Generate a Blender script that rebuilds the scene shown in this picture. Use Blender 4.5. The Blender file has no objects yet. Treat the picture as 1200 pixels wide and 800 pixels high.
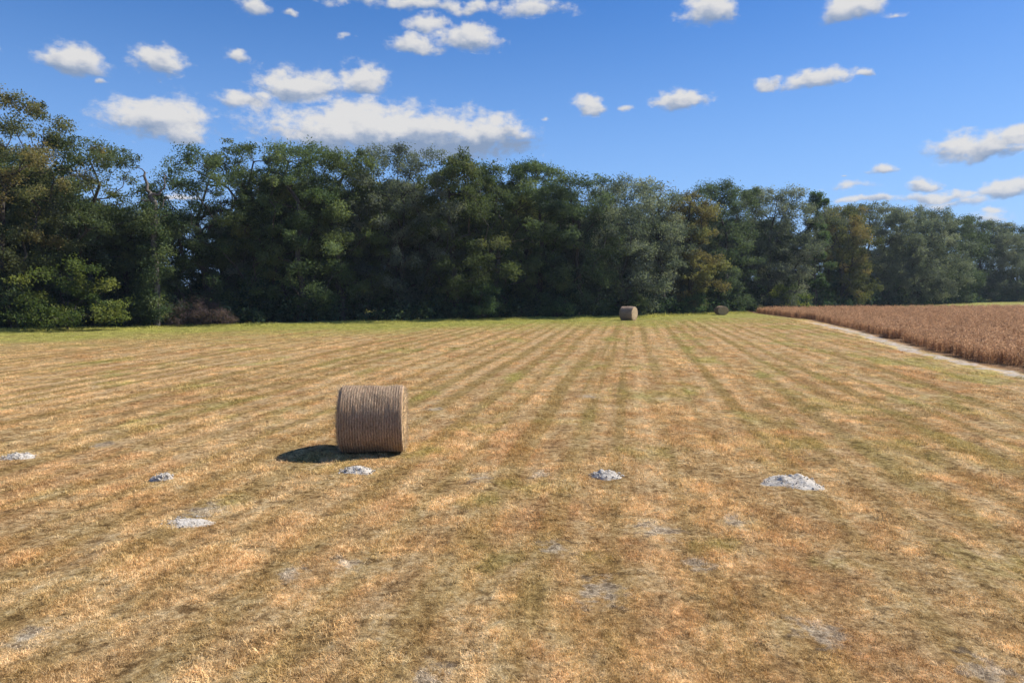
import bpy, math, random
import numpy as np

S = bpy.context.scene
COL = S.collection
R = math.radians
RNG = np.random.default_rng(7)

# ------------------------------------------------------------------ camera geometry
CAM_H, FPX, PITCH = 3.6, 800.0, math.atan(64 / 800)
cp, sp = math.cos(PITCH), math.sin(PITCH)

def ray(px, py):
    u, v = (px - 600) / FPX, (400 - py) / FPX
    d = np.array([u, cp + v * sp, -sp + v * cp])
    return d / np.linalg.norm(d)

def gpt(px, py):
    d = ray(px, py)
    t = CAM_H / -d[2]
    return d[0] * t, d[1] * t

def top_height(py, y):
    d = ray(600, py)
    return CAM_H + d[2] / d[1] * y

def tree_line(x):                                   # front of the wood, metres ahead
    return np.maximum(75.5 + 0.45 * x, 70 + 0.79 * x)

# rows of the mown field, crop edge
RA = R(9.9)

def curve_x(pts):
    g = sorted([gpt(*p)[::-1] for p in pts])
    ys = [q[0] for q in g]; xs = [q[1] for q in g]
    ys = [0.0] + ys; xs = [xs[0] - .16 * ys[1]] + xs
    return np.array(ys), np.array(xs)
EDGE = curve_x([(1200, 435), (1150, 425), (1100, 413), (1050, 399), (1000, 385), (950, 374.3), (920, 371), (893, 367.5)])
PATH_R = curve_x([(1200, 437.5), (1150, 427), (1100, 415.5), (1050, 400.5), (1000, 386.5), (950, 375.5), (938, 374)])
PATH_L = curve_x([(1200, 446), (1150, 436), (1100, 422), (1050, 411), (1000, 393), (950, 379), (938, 375.5)])

def edge_x(y): return np.interp(y, *EDGE)
SUN = np.array([0.91, 0.36, 1.0]); SUN /= np.linalg.norm(SUN)

# ------------------------------------------------------------------ helpers
def tag(o, label=None, cat=None, group=None, kind=None):
    if label: o['label'] = label
    if cat: o['category'] = cat
    if group: o['group'] = group
    if kind: o['kind'] = kind
    return o

def empty(name, loc, rz=0.0):
    o = bpy.data.objects.new(name, None)
    o.location = loc; o.rotation_euler = (0, 0, rz)
    o.empty_display_size = .2
    COL.objects.link(o)
    return o

def mesh_np(name, V, F, attrs=None, smooth=False, mat_idx=None):
    """V (n,3), F list of (m,k) int arrays with k corners each"""
    me = bpy.data.meshes.new(name)
    V = np.asarray(V, np.float32)
    if not isinstance(F, (list, tuple)): F = [F]
    F = [np.asarray(f, np.int32) for f in F if len(f)]
    loops = np.concatenate([f.ravel() for f in F])
    tot = np.concatenate([np.full(len(f), f.shape[1], np.int32) for f in F])
    start = np.concatenate([[0], np.cumsum(tot)[:-1]]).astype(np.int32)
    me.vertices.add(len(V)); me.vertices.foreach_set('co', V.ravel())
    me.loops.add(len(loops)); me.loops.foreach_set('vertex_index', loops)
    me.polygons.add(len(tot)); me.polygons.foreach_set('loop_start', start)
    if smooth: me.polygons.foreach_set('use_smooth', np.ones(len(tot), bool))
    if mat_idx is not None: me.polygons.foreach_set('material_index', np.asarray(mat_idx, np.int32))
    me.update(calc_edges=True)
    for k, (dom, a) in (attrs or {}).items():
        at = me.attributes.new(k, 'INT' if np.asarray(a).dtype.kind == 'i' else 'FLOAT', dom)
        at.data.foreach_set('value', np.asarray(a))
    return me

def obj(name, me, mats, parent=None, loc=None):
    o = bpy.data.objects.new(name, me)
    for m in (mats if isinstance(mats, (list, tuple)) else [mats]):
        if m is not None and (len(me.materials) < len(mats if isinstance(mats, (list, tuple)) else [mats])):
            me.materials.append(m)
    COL.objects.link(o)
    if parent: o.parent = parent
    if loc is not None: o.location = loc
    return o

# value noise in numpy ------------------------------------------------
def _hash(ix, iy, iz, s):
    h = (ix * 374761393 + iy * 668265263 + iz * 2147483647 + s * 974634777) & 0xffffffff
    h = ((h ^ (h >> 13)) * 1274126177) & 0xffffffff
    h = h ^ (h >> 16)
    return (h & 0xffff) / 65535.0

def vnoise(x, y, z=0.0, s=0):
    x, y, z = np.broadcast_arrays(np.asarray(x, float), np.asarray(y, float), np.asarray(z, float))
    ix, iy, iz = (np.floor(a).astype(np.int64) for a in (x, y, z))
    fx, fy, fz = x - ix, y - iy, z - iz
    fx, fy, fz = (f * f * (3 - 2 * f) for f in (fx, fy, fz))
    r = 0
    for dx in (0, 1):
        for dy in (0, 1):
            for dz in (0, 1):
                w = (fx if dx else 1 - fx) * (fy if dy else 1 - fy) * (fz if dz else 1 - fz)
                r = r + w * _hash(ix + dx, iy + dy, iz + dz, s)
    return r

def fbm(x, y, z=0.0, s=0, o=4):
    r, a, t = 0, 1.0, 0
    for k in range(o):
        f = 2.0 ** k
        r = r + a * vnoise(np.asarray(x) * f, np.asarray(y) * f, np.asarray(z) * f, s + k); t += a; a *= .5
    return r / t

def height(x, y):
    x = np.asarray(x, float); y = np.asarray(y, float)
    near = np.clip((60 - y) / 40, 0, 1)
    u = x * math.cos(RA) - y * math.sin(RA)
    z = 0.05 * (fbm(x * .35, y * .35, s=3, o=3) - .5) * near
    z = z + 0.035 * (fbm(x * 1.3, y * 1.3, s=9, o=3) - .5) * near
    z = z + 0.018 * np.sin(u * 2 * math.pi / 1.4 + 2 * vnoise(x * .1, y * .1, s=5)) * near
    return z

# ------------------------------------------------------------------ node helpers
class NT:
    def __init__(s, tree): s.t = tree; s.n = tree.nodes; s.l = tree.links
    def new(s, typ, **kw):
        n = s.n.new(typ)
        for k, v in kw.items(): setattr(n, k, v)
        return n
    def put(s, sock, v):
        if isinstance(v, bpy.types.NodeSocket): s.l.new(v, sock)
        elif v is not None:
            if isinstance(v, (tuple, list)) and sock.type == 'RGBA' and len(v) == 3: v = (*v, 1)
            sock.default_value = v
    def math(s, op, a, b=None, c=None, clamp=False):
        n = s.new('ShaderNodeMath', operation=op, use_clamp=clamp)
        for i, v in enumerate((a, b, c)):
            if v is not None: s.put(n.inputs[i], v)
        return n.outputs[0]
    def vmath(s, op, a, b=None, c=None, out=0):
        n = s.new('ShaderNodeVectorMath', operation=op)
        for i, v in enumerate((a, b, c)):
            if v is not None: s.put(n.inputs[i], v)
        return n.outputs['Value'] if out == 'v' else n.outputs[0]
    def mix(s, f, a, b, blend='MIX'):
        n = s.new('ShaderNodeMix', data_type='RGBA', blend_type=blend)
        s.put(n.inputs[0], f); s.put(n.inputs[6], a); s.put(n.inputs[7], b)
        return n.outputs[2]
    def noise(s, vec, scale, detail=4, rough=.55, dist=0.0):
        n = s.new('ShaderNodeTexNoise')
        if vec is not None: s.put(n.inputs['Vector'], vec)
        n.inputs['Scale'].default_value = scale; n.inputs['Detail'].default_value = detail
        n.inputs['Roughness'].default_value = rough; n.inputs['Distortion'].default_value = dist
        return n.outputs[0]
    def step(s, v, a, b, lo=0.0, hi=1.0):
        n = s.new('ShaderNodeMapRange', interpolation_type='SMOOTHSTEP')
        s.put(n.inputs[0], v)
        for i, q in enumerate((a, b, lo, hi)): s.put(n.inputs[i + 1], q)
        return n.outputs[0]
    def ramp(s, f, stops):
        n = s.new('ShaderNodeValToRGB'); s.put(n.inputs[0], f)
        e = n.color_ramp.elements
        while len(e) < len(stops): e.new(.5)
        for q, (p, c) in zip(e, stops): q.position = p; q.color = (*c, 1)
        return n.outputs[0]
    def sep(s, v):
        n = s.new('ShaderNodeSeparateXYZ'); s.put(n.inputs[0], v); return n.outputs
    def comb(s, x, y, z=0.0):
        n = s.new('ShaderNodeCombineXYZ')
        for i, v in enumerate((x, y, z)): s.put(n.inputs[i], v)
        return n.outputs[0]
    def attr(s, name):
        return s.new('ShaderNodeAttribute', attribute_name=name).outputs['Fac']

def material(name):
    m = bpy.data.materials.new(name); m.use_nodes = True
    m.node_tree.nodes.clear()
    t = NT(m.node_tree)
    out = t.new('ShaderNodeOutputMaterial')
    return m, t, out

def principled(t, out, color, rough=.9, spec=.15, bump=None, strength=.5, dist=.02):
    p = t.new('ShaderNodeBsdfPrincipled')
    t.put(p.inputs['Base Color'], color); t.put(p.inputs['Roughness'], rough)
    t.put(p.inputs['Specular IOR Level'], spec)
    if bump is not None:
        b = t.new('ShaderNodeBump'); b.inputs['Strength'].default_value = strength; b.inputs['Distance'].default_value = dist
        t.put(b.inputs['Height'], bump); t.l.new(b.outputs[0], p.inputs['Normal'])
    t.l.new(p.outputs[0], out.inputs['Surface'])
    return p

# ------------------------------------------------------------------ field colour, by place in the field
SAND_SPOTS = [(632, 555, .35), (650, 643, .34), (405, 661, .3), (960, 740, .42), (510, 479, .45), (1160, 788, .4), (240, 600, .5),
              (700, 690, .5), (770, 620, .5), (340, 672, .3), (120, 520, .4), (565, 560, .35), (860, 610, .3), (505, 792, .3), (690, 465, .5),
              (820, 660, .3), (30, 745, .3)]
GREEN_SPOTS = [(500, 528, 1.2), (560, 585, .7), (620, 570, .9), (590, 655, .7), (845, 640, .5), (930, 520, 1.5), (1000, 480, 2.0),
               (690, 650, .5), (385, 545, .8), (560, 500, 1.0), (1170, 660, .9), (1060, 520, 1.6), (760, 530, 1.0), (270, 590, .6), (100, 405, 3),
               (980, 660, .4), (1120, 430, 2.5)]

def field_group():
    g = bpy.data.node_groups.new('field_colour', 'ShaderNodeTree')
    g.interface.new_socket('Color', in_out='OUTPUT', socket_type='NodeSocketColor')
    g.interface.new_socket('Fine', in_out='OUTPUT', socket_type='NodeSocketFloat')
    g.interface.new_socket('Sand', in_out='OUTPUT', socket_type='NodeSocketFloat')
    t = NT(g)
    out = t.new('NodeGroupOutput')
    pos = t.new('ShaderNodeNewGeometry').outputs['Position']
    x, y, _ = t.sep(pos)
    p2 = t.comb(x, y, 0.0)
    u = t.math('SUBTRACT', t.math('MULTIPLY', x, math.cos(RA)), t.math('MULTIPLY', y, math.sin(RA)))
    v = t.math('ADD', t.math('MULTIPLY', x, math.sin(RA)), t.math('MULTIPLY', y, math.cos(RA)))
    pr = t.comb(u, t.math('MULTIPLY', v, .5), 2.0)
    n1 = t.noise(pr, .36, 4, .6)
    n2 = t.noise(pr, 2.1, 6, .62)
    n3 = t.noise(p2, 8, 6, .72)
    n4 = t.noise(p2, .75, 3, .5, .3)
    ns = t.noise(t.comb(t.math('MULTIPLY', u, 1.1), t.math('MULTIPLY', v, .013)), 1.0, 3, .6)
    ns2 = t.noise(t.comb(t.math('MULTIPLY', u, 2.6), t.math('MULTIPLY', v, .04), 4.0), 1.0, 2, .5)
    warp = t.math('MULTIPLY', t.noise(p2, .06, 2), 5.0)
    wave = t.math('SINE', t.math('ADD', t.math('MULTIPLY', u, 2 * math.pi / 1.08), warp))
    m = t.math('ADD', t.math('MULTIPLY', n2, .42), t.math('MULTIPLY', n3, .58))
    base = t.ramp(m, [(.33, (.13, .075, .03)), (.42, (.30, .18, .07)), (.50, (.475, .315, .138)), (.59, (.625, .46, .245)), (.71, (.74, .60, .40))])
    # rusty broomsedge patches
    c = t.mix(t.math('MULTIPLY', t.step(t.math('ADD', t.math('MULTIPLY', n1, .6), t.math('MULTIPLY', n4, .4)), .49, .63), .48), base,
              t.mix(t.step(n3, .35, .65), (.24, .105, .035), (.47, .24, .09)))
    # windrow stripes: dark olive and pale straw
    far = t.step(y, 8.0, 26.0, .5, 1.0)
    st = t.math('ADD', t.math('MULTIPLY', wave, .10), t.math('ADD', t.math('MULTIPLY', ns, .75), t.math('MULTIPLY', ns2, .3)))
    c = t.mix(t.math('MULTIPLY', t.math('MULTIPLY', t.step(st, .53, .65), .64), far), c, t.mix(t.step(n3, .35, .65), (.17, .115, .03), (.36, .26, .085)))
    c = t.mix(t.math('MULTIPLY', t.math('MULTIPLY', t.step(st, .49, .37), .62), far), c, t.mix(t.step(n3, .35, .65), (.45, .29, .135), (.68, .50, .28)))
    # green regrowth
    ft = t.math('MAXIMUM', t.math('ADD', t.math('MULTIPLY', x, .45), 75.5), t.math('ADD', t.math('MULTIPLY', x, .79), 70.0))
    gap = t.math('SUBTRACT', ft, y)
    gap = t.math('ADD', gap, t.math('MULTIPLY', t.math('SUBTRACT', t.noise(p2, .12, 4, .6), .5), 26.0))
    gap = t.math('ADD', gap, t.math('MULTIPLY', t.math('SUBTRACT', ns, .5), 22.0))
    gm = t.math('MULTIPLY', t.step(gap, 26.0, 5.0), .94)
    gp = t.math('MULTIPLY', t.step(t.math('ADD', t.noise(pr, .42, 5, .65, .4), t.step(t.math('SUBTRACT', x, t.math('MULTIPLY', y, .22)), -6.0, 14.0, 0, .07)), .53, .70), t.step(y, 9.0, 26.0, .12, .55))
    gm = t.math('MAXIMUM', gm, gp)
    gs = None
    for px, py, r in GREEN_SPOTS:
        gx, gy = gpt(px, py)
        d = t.vmath('DISTANCE', p2, (gx, gy, 0), out='v')
        w = t.math('DIVIDE', d, r)
        gs = w if gs is None else t.math('MINIMUM', gs, w)
    gsm = t.step(t.math('ADD', gs, t.math('MULTIPLY', t.math('SUBTRACT', n2, .5), 3.4)), 1.0, -.2, 0, .38)
    gm = t.math('MAXIMUM', gm, gsm)
    c = t.mix(gm, c, t.mix(t.step(m, .38, .62), (.17, .18, .03), (.42, .40, .10)))
    # bare sand showing through
    ss = None
    for px, py, r in SAND_SPOTS:
        gx, gy = gpt(px, py)
        w = t.math('DIVIDE', t.vmath('DISTANCE', t.vmath('MULTIPLY', p2, (1, .8, 1)), (gx, gy * .8, 0), out='v'), r)
        ss = w if ss is None else t.math('MINIMUM', ss, w)
    sand = t.step(t.math('ADD', ss, t.math('MULTIPLY', t.math('SUBTRACT', t.noise(p2, 4.5, 5, .65), .5), 3.4)), .75, .1, 0, .6)
    # tractor path of sand along the crop
    fc = t.new('ShaderNodeFloatCurve'); cv = fc.mapping.curves[0]
    pts = [(a / 120, b / 60) for a, b in zip(*EDGE)] + [(1.0, 36 / 60)]
    while len(cv.points) < len(pts): cv.points.new(.5, .5)
    for q, (a, b) in zip(cv.points, pts): q.location = (a, b); q.handle_type = 'VECTOR'
    fc.mapping.update()
    t.put(fc.inputs['Value'], t.math('DIVIDE', y, 120.0))
    e = t.math('SUBTRACT', x, t.math('MULTIPLY', fc.outputs[0], 60.0))
    incrop = t.math('MULTIPLY', t.step(e, -.9, -.1), t.step(y, 113.0, 106.0))
    c = t.mix(incrop, c, t.mix(n2, (.16, .085, .04), (.34, .21, .11)))
    sandc = t.mix(t.step(n3, .3, .7), (.36, .29, .20), (.68, .60, .48))
    c = t.mix(sand, c, sandc)
    t.l.new(c, out.inputs['Color']); t.l.new(m, out.inputs['Fine']); t.l.new(sand, out.inputs['Sand'])
    return g

FIELD = field_group()

def ground_mat():
    m, t, out = material('mown_field')
    g = t.new('ShaderNodeGroup'); g.node_tree = FIELD
    pos = t.new('ShaderNodeNewGeometry').outputs['Position']
    f = t.noise(pos, 55, 4, .7)
    c0 = g.outputs[0]
    c = t.mix(t.step(t.noise(pos, 4.5, 5, .7), .50, .38, 0, .85), c0, t.mix(1.0, c0, (.36, .32, .28), 'MULTIPLY'))  # dark blotches: thatch, with shade between the tufts painted into the colour
    c = t.mix(t.step(f, .3, .72, .0, .5), c, t.mix(1.0, c, (.5, .45, .4), 'MULTIPLY'))
    k2 = t.step(t.noise(pos, 24, 5, .75), .34, .66, .62, 1.30)
    c = t.mix(1.0, c, t.comb(k2, k2, k2), 'MULTIPLY')
    h = t.math('ADD', f, t.math('MULTIPLY', g.outputs[1], 2.2))
    principled(t, out, c, .95, .08, h, .9, .045)
    return m

def path_mat():
    m, t, out = material('pale_sand')
    g = t.new('ShaderNodeGroup'); g.node_tree = FIELD
    pos = t.new('ShaderNodeNewGeometry').outputs['Position']
    n = t.noise(pos, .8, 6, .68, .5); f = t.noise(pos, 6, 6, .75)
    edge = t.attr('edge')
    k = t.step(t.math('ADD', edge, t.math('MULTIPLY', t.math('SUBTRACT', n, .5), 4.2)), .52, .95, 0, .85)
    sc = t.mix(t.step(f, .25, .75), (.25, .215, .185), (.60, .55, .50))
    sc = t.mix(t.step(t.noise(pos, 3.0, 4, .6), .46, .62), sc, (.22, .165, .11))
    principled(t, out, t.mix(k, g.outputs[0], sc), .95, .08, f, .6, .04)
    return m

def grass_mat(name, mult=1.0):
    m, t, out = material(name)
    g = t.new('ShaderNodeGroup'); g.node_tree = FIELD
    r = t.attr('tone')
    rnd = t.new('ShaderNodeObjectInfo').outputs['Random']
    k = t.math('MULTIPLY', t.step(r, 0, 1, .58 * mult, 1.42 * mult), t.step(rnd, 0, 1, .76, 1.24))
    c = t.mix(1.0, g.outputs[0], t.comb(k, k, k), 'MULTIPLY')
    c = t.mix(t.step(r, .78, 1.0, 0, .45), c, (.66, .55, .36))
    d = t.new('ShaderNodeBsdfDiffuse'); t.put(d.inputs[0], c)
    tr = t.new('ShaderNodeBsdfTranslucent'); t.put(tr.inputs[0], c)
    mx = t.new('ShaderNodeMixShader'); mx.inputs[0].default_value = .3
    t.l.new(d.outputs[0], mx.inputs[1]); t.l.new(tr.outputs[0], mx.inputs[2]); t.l.new(mx.outputs[0], out.inputs[0])
    return m

def leaf_mat(name, dark, light, accent=None, acc=(.75, 1.0, .6), trans=.38, big=.5):
    m, t, out = material(name)
    tone = t.attr('tone'); cl = t.attr('clump')
    pos = t.new('ShaderNodeNewGeometry').outputs['Position']
    rnd = t.new('ShaderNodeObjectInfo').outputs['Random']
    f = t.math('ADD', t.math('MULTIPLY', tone, .3), t.math('MULTIPLY', cl, .7))
    c = t.mix(f, dark, light)
    if accent: c = t.mix(t.step(cl, acc[0], acc[1], 0, acc[2]), c, accent)
    k = t.math('ADD', .82, t.math('MULTIPLY', rnd, .36))
    c = t.mix(1.0, c, t.comb(k, k, k), 'MULTIPLY')
    p = t.new('ShaderNodeBsdfPrincipled'); t.put(p.inputs['Base Color'], c)
    p.inputs['Roughness'].default_value = .7; p.inputs['Specular IOR Level'].default_value = .12
    tr = t.new('ShaderNodeBsdfTranslucent'); t.put(tr.inputs[0], t.mix(1.0, c, (1.5, 1.5, .8), 'MULTIPLY'))
    mx = t.new('ShaderNodeMixShader'); mx.inputs[0].default_value = trans
    t.l.new(p.outputs[0], mx.inputs[1]); t.l.new(tr.outputs[0], mx.inputs[2]); t.l.new(mx.outputs[0], out.inputs[0])
    return m

def bark_mat(name, a, b):
    m, t, out = material(name)
    pos = t.new('ShaderNodeNewGeometry').outputs['Position']
    n = t.noise(t.vmath('MULTIPLY', pos, (1, 1, .3)), 7, 5, .65)
    principled(t, out, t.mix(t.step(n, .3, .7), a, b), .9, .15, n, .8, .05)
    return m

def sand_mound_mat():
    m, t, out = material('dug_sand')
    pos = t.new('ShaderNodeNewGeometry').outputs['Position']
    n = t.noise(pos, 9, 6, .7); f = t.noise(pos, 30, 4, .7)
    c = t.ramp(t.math('ADD', t.math('MULTIPLY', n, .6), t.math('MULTIPLY', f, .4)), [(.34, (.13, .108, .085)), (.425, (.36, .31, .25)), (.51, (.53, .475, .40)), (.66, (.66, .61, .53))])
    principled(t, out, c, .95, .08, t.math('ADD', n, f), .8, .035)
    return m

def bale_mat(name, tint=(1, 1, 1), rings=27.0):
    m, t, out = material(name)
    o = t.new('ShaderNodeTexCoord').outputs['Object']
    x, y, z = t.sep(o)
    th = t.math('ARCTAN2', y, z)
    wob = t.noise(t.comb(t.math('MULTIPLY', x, 2.5), t.math('MULTIPLY', th, 2.2)), 3, 3, .6)
    ph = t.math('ADD', t.math('MULTIPLY', x, rings * 2 * math.pi / 1.5), t.math('MULTIPLY', wob, 4.0))
    w = t.math('ADD', t.math('MULTIPLY', t.math('SINE', ph), .5), .5)
    fib = t.noise(t.comb(t.math('MULTIPLY', x, 60.0), t.math('MULTIPLY', th, 7.0)), 1.0, 4, .7)
    blot = t.noise(o, 2.4, 4, .6)
    spk = t.noise(o, 26, 3, .7)
    v = t.math('ADD', t.math('MULTIPLY', w, .16), t.math('ADD', t.math('MULTIPLY', fib, .48), t.math('MULTIPLY', spk, .34)))
    c = t.ramp(v, [(.34, (.10, .07, .05)), (.48, (.27, .20, .14)), (.62, (.46, .36, .265)), (.78, (.68, .57, .45))])
    c = t.mix(t.step(blot, .45, .65, 0, .45), c, (.27, .18, .10))
    c = t.mix(1.0, c, tint, 'MULTIPLY')
    principled(t, out, c, .9, .12, t.math('ADD', t.math('MULTIPLY', w, .25), fib), .8, .02)
    return m

def bale_end_mat(name, tint=(1, 1, 1)):
    m, t, out = material(name)
    o = t.new('ShaderNodeTexCoord').outputs['Object']
    x, y, z = t.sep(o)
    r = t.math('SQRT', t.math('ADD', t.math('MULTIPLY', y, y), t.math('MULTIPLY', z, z)))
    th = t.math('ARCTAN2', y, z)
    n = t.noise(o, 13, 5, .7)
    w = t.math('SINE', t.math('ADD', t.math('MULTIPLY', r, 70.0), t.math('ADD', th, t.math('MULTIPLY', n, 5.0))))
    v = t.math('ADD', t.math('MULTIPLY', w, .09), n)
    c = t.ramp(v, [(.3, (.22, .15, .07)), (.48, (.54, .41, .23)), (.7, (.76, .63, .40))])
    principled(t, out, t.mix(1.0, c, tint, 'MULTIPLY'), .9, .1, v, .8, .03)
    return m

def straw_mat(name, a, b, trans=.25, vary=0.0):
    m, t, out = material(name)
    c = t.mix(t.attr('tone'), a, b)
    if vary:
        rnd = t.new('ShaderNodeObjectInfo').outputs['Random']
        k = t.step(rnd, 0, 1, 1 - vary, 1 + vary)
        c = t.mix(1.0, c, t.comb(k, t.math('MULTIPLY', k, .98), t.math('MULTIPLY', k, .94)), 'MULTIPLY')
    d = t.new('ShaderNodeBsdfDiffuse'); t.put(d.inputs[0], c)
    tr = t.new('ShaderNodeBsdfTranslucent'); t.put(tr.inputs[0], c)
    mx = t.new('ShaderNodeMixShader'); mx.inputs[0].default_value = trans
    t.l.new(d.outputs[0], mx.inputs[1]); t.l.new(tr.outputs[0], mx.inputs[2]); t.l.new(mx.outputs[0], out.inputs[0])
    return m

M = dict(
    ground=ground_mat(), path=path_mat(), grass=grass_mat('dry_grass_blades', 1.52), mound=sand_mound_mat(),
    oak=leaf_mat('oak_leaves', (.034, .060, .028), (.145, .195, .092), (.175, .19, .08), (.75, 1.0, .5)),
    dark=leaf_mat('dark_oak_leaves', (.028, .052, .034), (.12, .16, .092)),
    olive=leaf_mat('olive_leaves', (.038, .060, .026), (.165, .205, .09), (.20, .19, .08), (.75, 1.0, .5)),
    grey=leaf_mat('grey_green_leaves', (.050, .070, .058), (.19, .22, .175), (.25, .262, .22), (.75, 1.0, .5)),
    ruddy=leaf_mat('ruddy_leaves', (.048, .062, .027), (.185, .19, .085), (.27, .185, .08), (.6, 1.0, .6)),
    autumn=leaf_mat('autumn_leaves', (.065, .066, .030), (.25, .205, .10), (.17, .195, .08), (.5, .95, .75)),
    lime=leaf_mat('yellow_green_leaves', (.045, .08, .022), (.21, .25, .065), (.25, .245, .06), (.7, 1, .5)),
    fresh=leaf_mat('fresh_green_leaves', (.03, .066, .036), (.14, .21, .095)),
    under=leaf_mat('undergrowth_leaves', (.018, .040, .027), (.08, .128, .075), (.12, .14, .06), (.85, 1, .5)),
    brush=leaf_mat('dead_brush_twigs', (.05, .034, .034), (.14, .10, .098)),
    moss=leaf_mat('hanging_moss', (.05, .062, .054), (.15, .17, .145)),
    bark=bark_mat('oak_bark', (.035, .03, .026), (.105, .09, .078)), snag=bark_mat('weathered_wood', (.07, .06, .052), (.20, .175, .15)),
    straw=straw_mat('loose_straw', (.20, .145, .09), (.55, .44, .30)),
    crop=straw_mat('dry_crop_stalks', (.26, .14, .068), (.74, .475, .285), .48, .22),
)

# ------------------------------------------------------------------ ground: one sheet to the horizon
def build_ground():
    def axis(fine0, fine1, step, far):
        a = list(np.arange(fine0, fine1 + 1e-6, step))
        s, q = step, fine1
        while q < far: s *= 1.22; q += s; a.append(q)
        s, q = step, fine0
        while q > -far: s *= 1.22; q -= s; a.insert(0, q)
        return np.array(a)
    xs = axis(-24, 26, .22, 4000); ys = axis(3, 38, .22, 4000)
    X, Y = np.meshgrid(xs, ys)
    V = np.stack([X, Y, height(X, Y)], -1).reshape(-1, 3)
    nx, ny = len(xs), len(ys)
    i = (np.arange(ny - 1)[:, None] * nx + np.arange(nx - 1)[None]).ravel()
    F = np.stack([i, i + 1, i + nx + 1, i + nx], -1)
    o = obj('ground', mesh_np('ground', V, F, smooth=True), M['ground'])
    tag(o, 'mown straw coloured hay field with faint windrow stripes, green by the trees', kind='structure')

def build_path():
    L = np.arange(6, 76, .16); n = 18
    V, A = [], []
    for y in L:
        w0 = np.interp(y, *PATH_L) + .3 - .6 * vnoise(y * .45, 1.0, s=31); w1 = np.interp(y, *PATH_R) + .25
        for k in range(n):
            f = k / (n - 1)
            x = w0 + (w1 - w0) * f
            V.append((x, y, height(x, y) + .006))
            A.append((1 - abs(2 * f - 1) ** 2.0) * min(1, (76 - y) / 10))
    i = (np.arange(len(L) - 1)[:, None] * n + np.arange(n - 1)[None]).ravel()
    F = np.stack([i, i + 1, i + n + 1, i + n], -1)
    o = obj('sand_path', mesh_np('sand_path', V, F, {'edge': ('POINT', np.array(A, np.float32))}, smooth=True), M['path'])
    tag(o, 'strip of bare pale sand beside the dry crop', kind='structure')

# ------------------------------------------------------------------ blades and instanced ground cover (stuff)
def blades(n, rad, hmin, hmax, wid, lean, rng):
    """n curved blades, 2 quads-ish each (5 verts: quad + tip triangle)"""
    a = rng.uniform(0, 2 * np.pi, n); r = rad * np.sqrt(rng.uniform(0, 1, n))
    bx, by = r * np.cos(a), r * np.sin(a)
    h = rng.uniform(hmin, hmax, n); d = rng.uniform(0, 2 * np.pi, n); ln = rng.uniform(.15, 1, n) * lean * h
    dx, dy = np.cos(d), np.sin(d); f = rng.uniform(0, np.pi, n); wx, wy = np.cos(f) * wid, np.sin(f) * wid
    z0 = -.01 * np.ones(n)
    m = .55
    P = [np.stack([bx - wx, by - wy, z0], -1), np.stack([bx + wx, by + wy, z0], -1),
         np.stack([bx + wx * .8 + dx * ln * .35, by + wy * .8 + dy * ln * .35, h * m], -1), np.stack([bx - wx * .8 + dx * ln * .35, by - wy * .8 + dy * ln * .35, h * m], -1),
         np.stack([bx + dx * ln, by + dy * ln, h * (1 - .35 * ln / (lean * h + 1e-6))], -1)]
    V = np.stack(P, 1).reshape(-1, 3)
    b = np.arange(n) * 5
    Q = np.stack([b, b + 1, b + 2, b + 3], -1); T = np.stack([b + 3, b + 2, b + 4], -1)
    tone = rng.uniform(0, 1, n)
    return V, [Q, T], np.concatenate([tone, tone]).astype(np.float32)

def scatter(name, pts, rot, scl, idx, variants, mat):
    """one object of kind stuff: points carrying copies of the variant clumps"""
    lib = bpy.data.collections.new(name + '_kinds')
    for k, me in enumerate(variants):
        me.materials.append(mat)
        lib.objects.link(bpy.data.objects.new('%s_kind_%02d' % (name, k), me))
    me = bpy.data.meshes.new(name)
    me.vertices.add(len(pts)); me.vertices.foreach_set('co', np.asarray(pts, np.float32).ravel())
    for k, a, ty in (('rz', rot, 'FLOAT'), ('sc', scl, 'FLOAT'), ('ix', idx, 'INT')):
        at = me.attributes.new(k, ty, 'POINT'); at.data.foreach_set('value', np.asarray(a, np.int32 if ty == 'INT' else np.float32))
    me.materials.append(mat)
    o = bpy.data.objects.new(name, me); COL.objects.link(o)
    g = bpy.data.node_groups.new(name, 'GeometryNodeTree')
    g.interface.new_socket('Geometry', in_out='INPUT', socket_type='NodeSocketGeometry')
    g.interface.new_socket('Geometry', in_out='OUTPUT', socket_type='NodeSocketGeometry')
    n, l = g.nodes, g.links
    gi, go = n.new('NodeGroupInput'), n.new('NodeGroupOutput')
    ci = n.new('GeometryNodeCollectionInfo'); ci.inputs[0].default_value = lib
    ci.inputs['Separate Children'].default_value = True; ci.inputs['Reset Children'].default_value = True
    ip = n.new('GeometryNodeInstanceOnPoints'); ip.inputs['Pick Instance'].default_value = True
    def na(k, ty):
        q = n.new('GeometryNodeInputNamedAttribute'); q.data_type = ty; q.inputs[0].default_value = k
        return q.outputs[0]
    cx = n.new('ShaderNodeCombineXYZ')
    l.new(na('rz', 'FLOAT'), cx.inputs[2])
    e2r = n.new('FunctionNodeEulerToRotation'); l.new(cx.outputs[0], e2r.inputs[0])
    l.new(gi.outputs[0], ip.inputs['Points']); l.new(ci.outputs[0], ip.inputs['Instance'])
    l.new(na('ix', 'INT'), ip.inputs['Instance Index']); l.new(e2r.outputs[0], ip.inputs['Rotation']); l.new(na('sc', 'FLOAT'), ip.inputs['Scale'])
    l.new(ip.outputs[0], go.inputs[0])
    md = o.modifiers.new('scatter', 'NODES'); md.node_group = g
    return o

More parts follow.
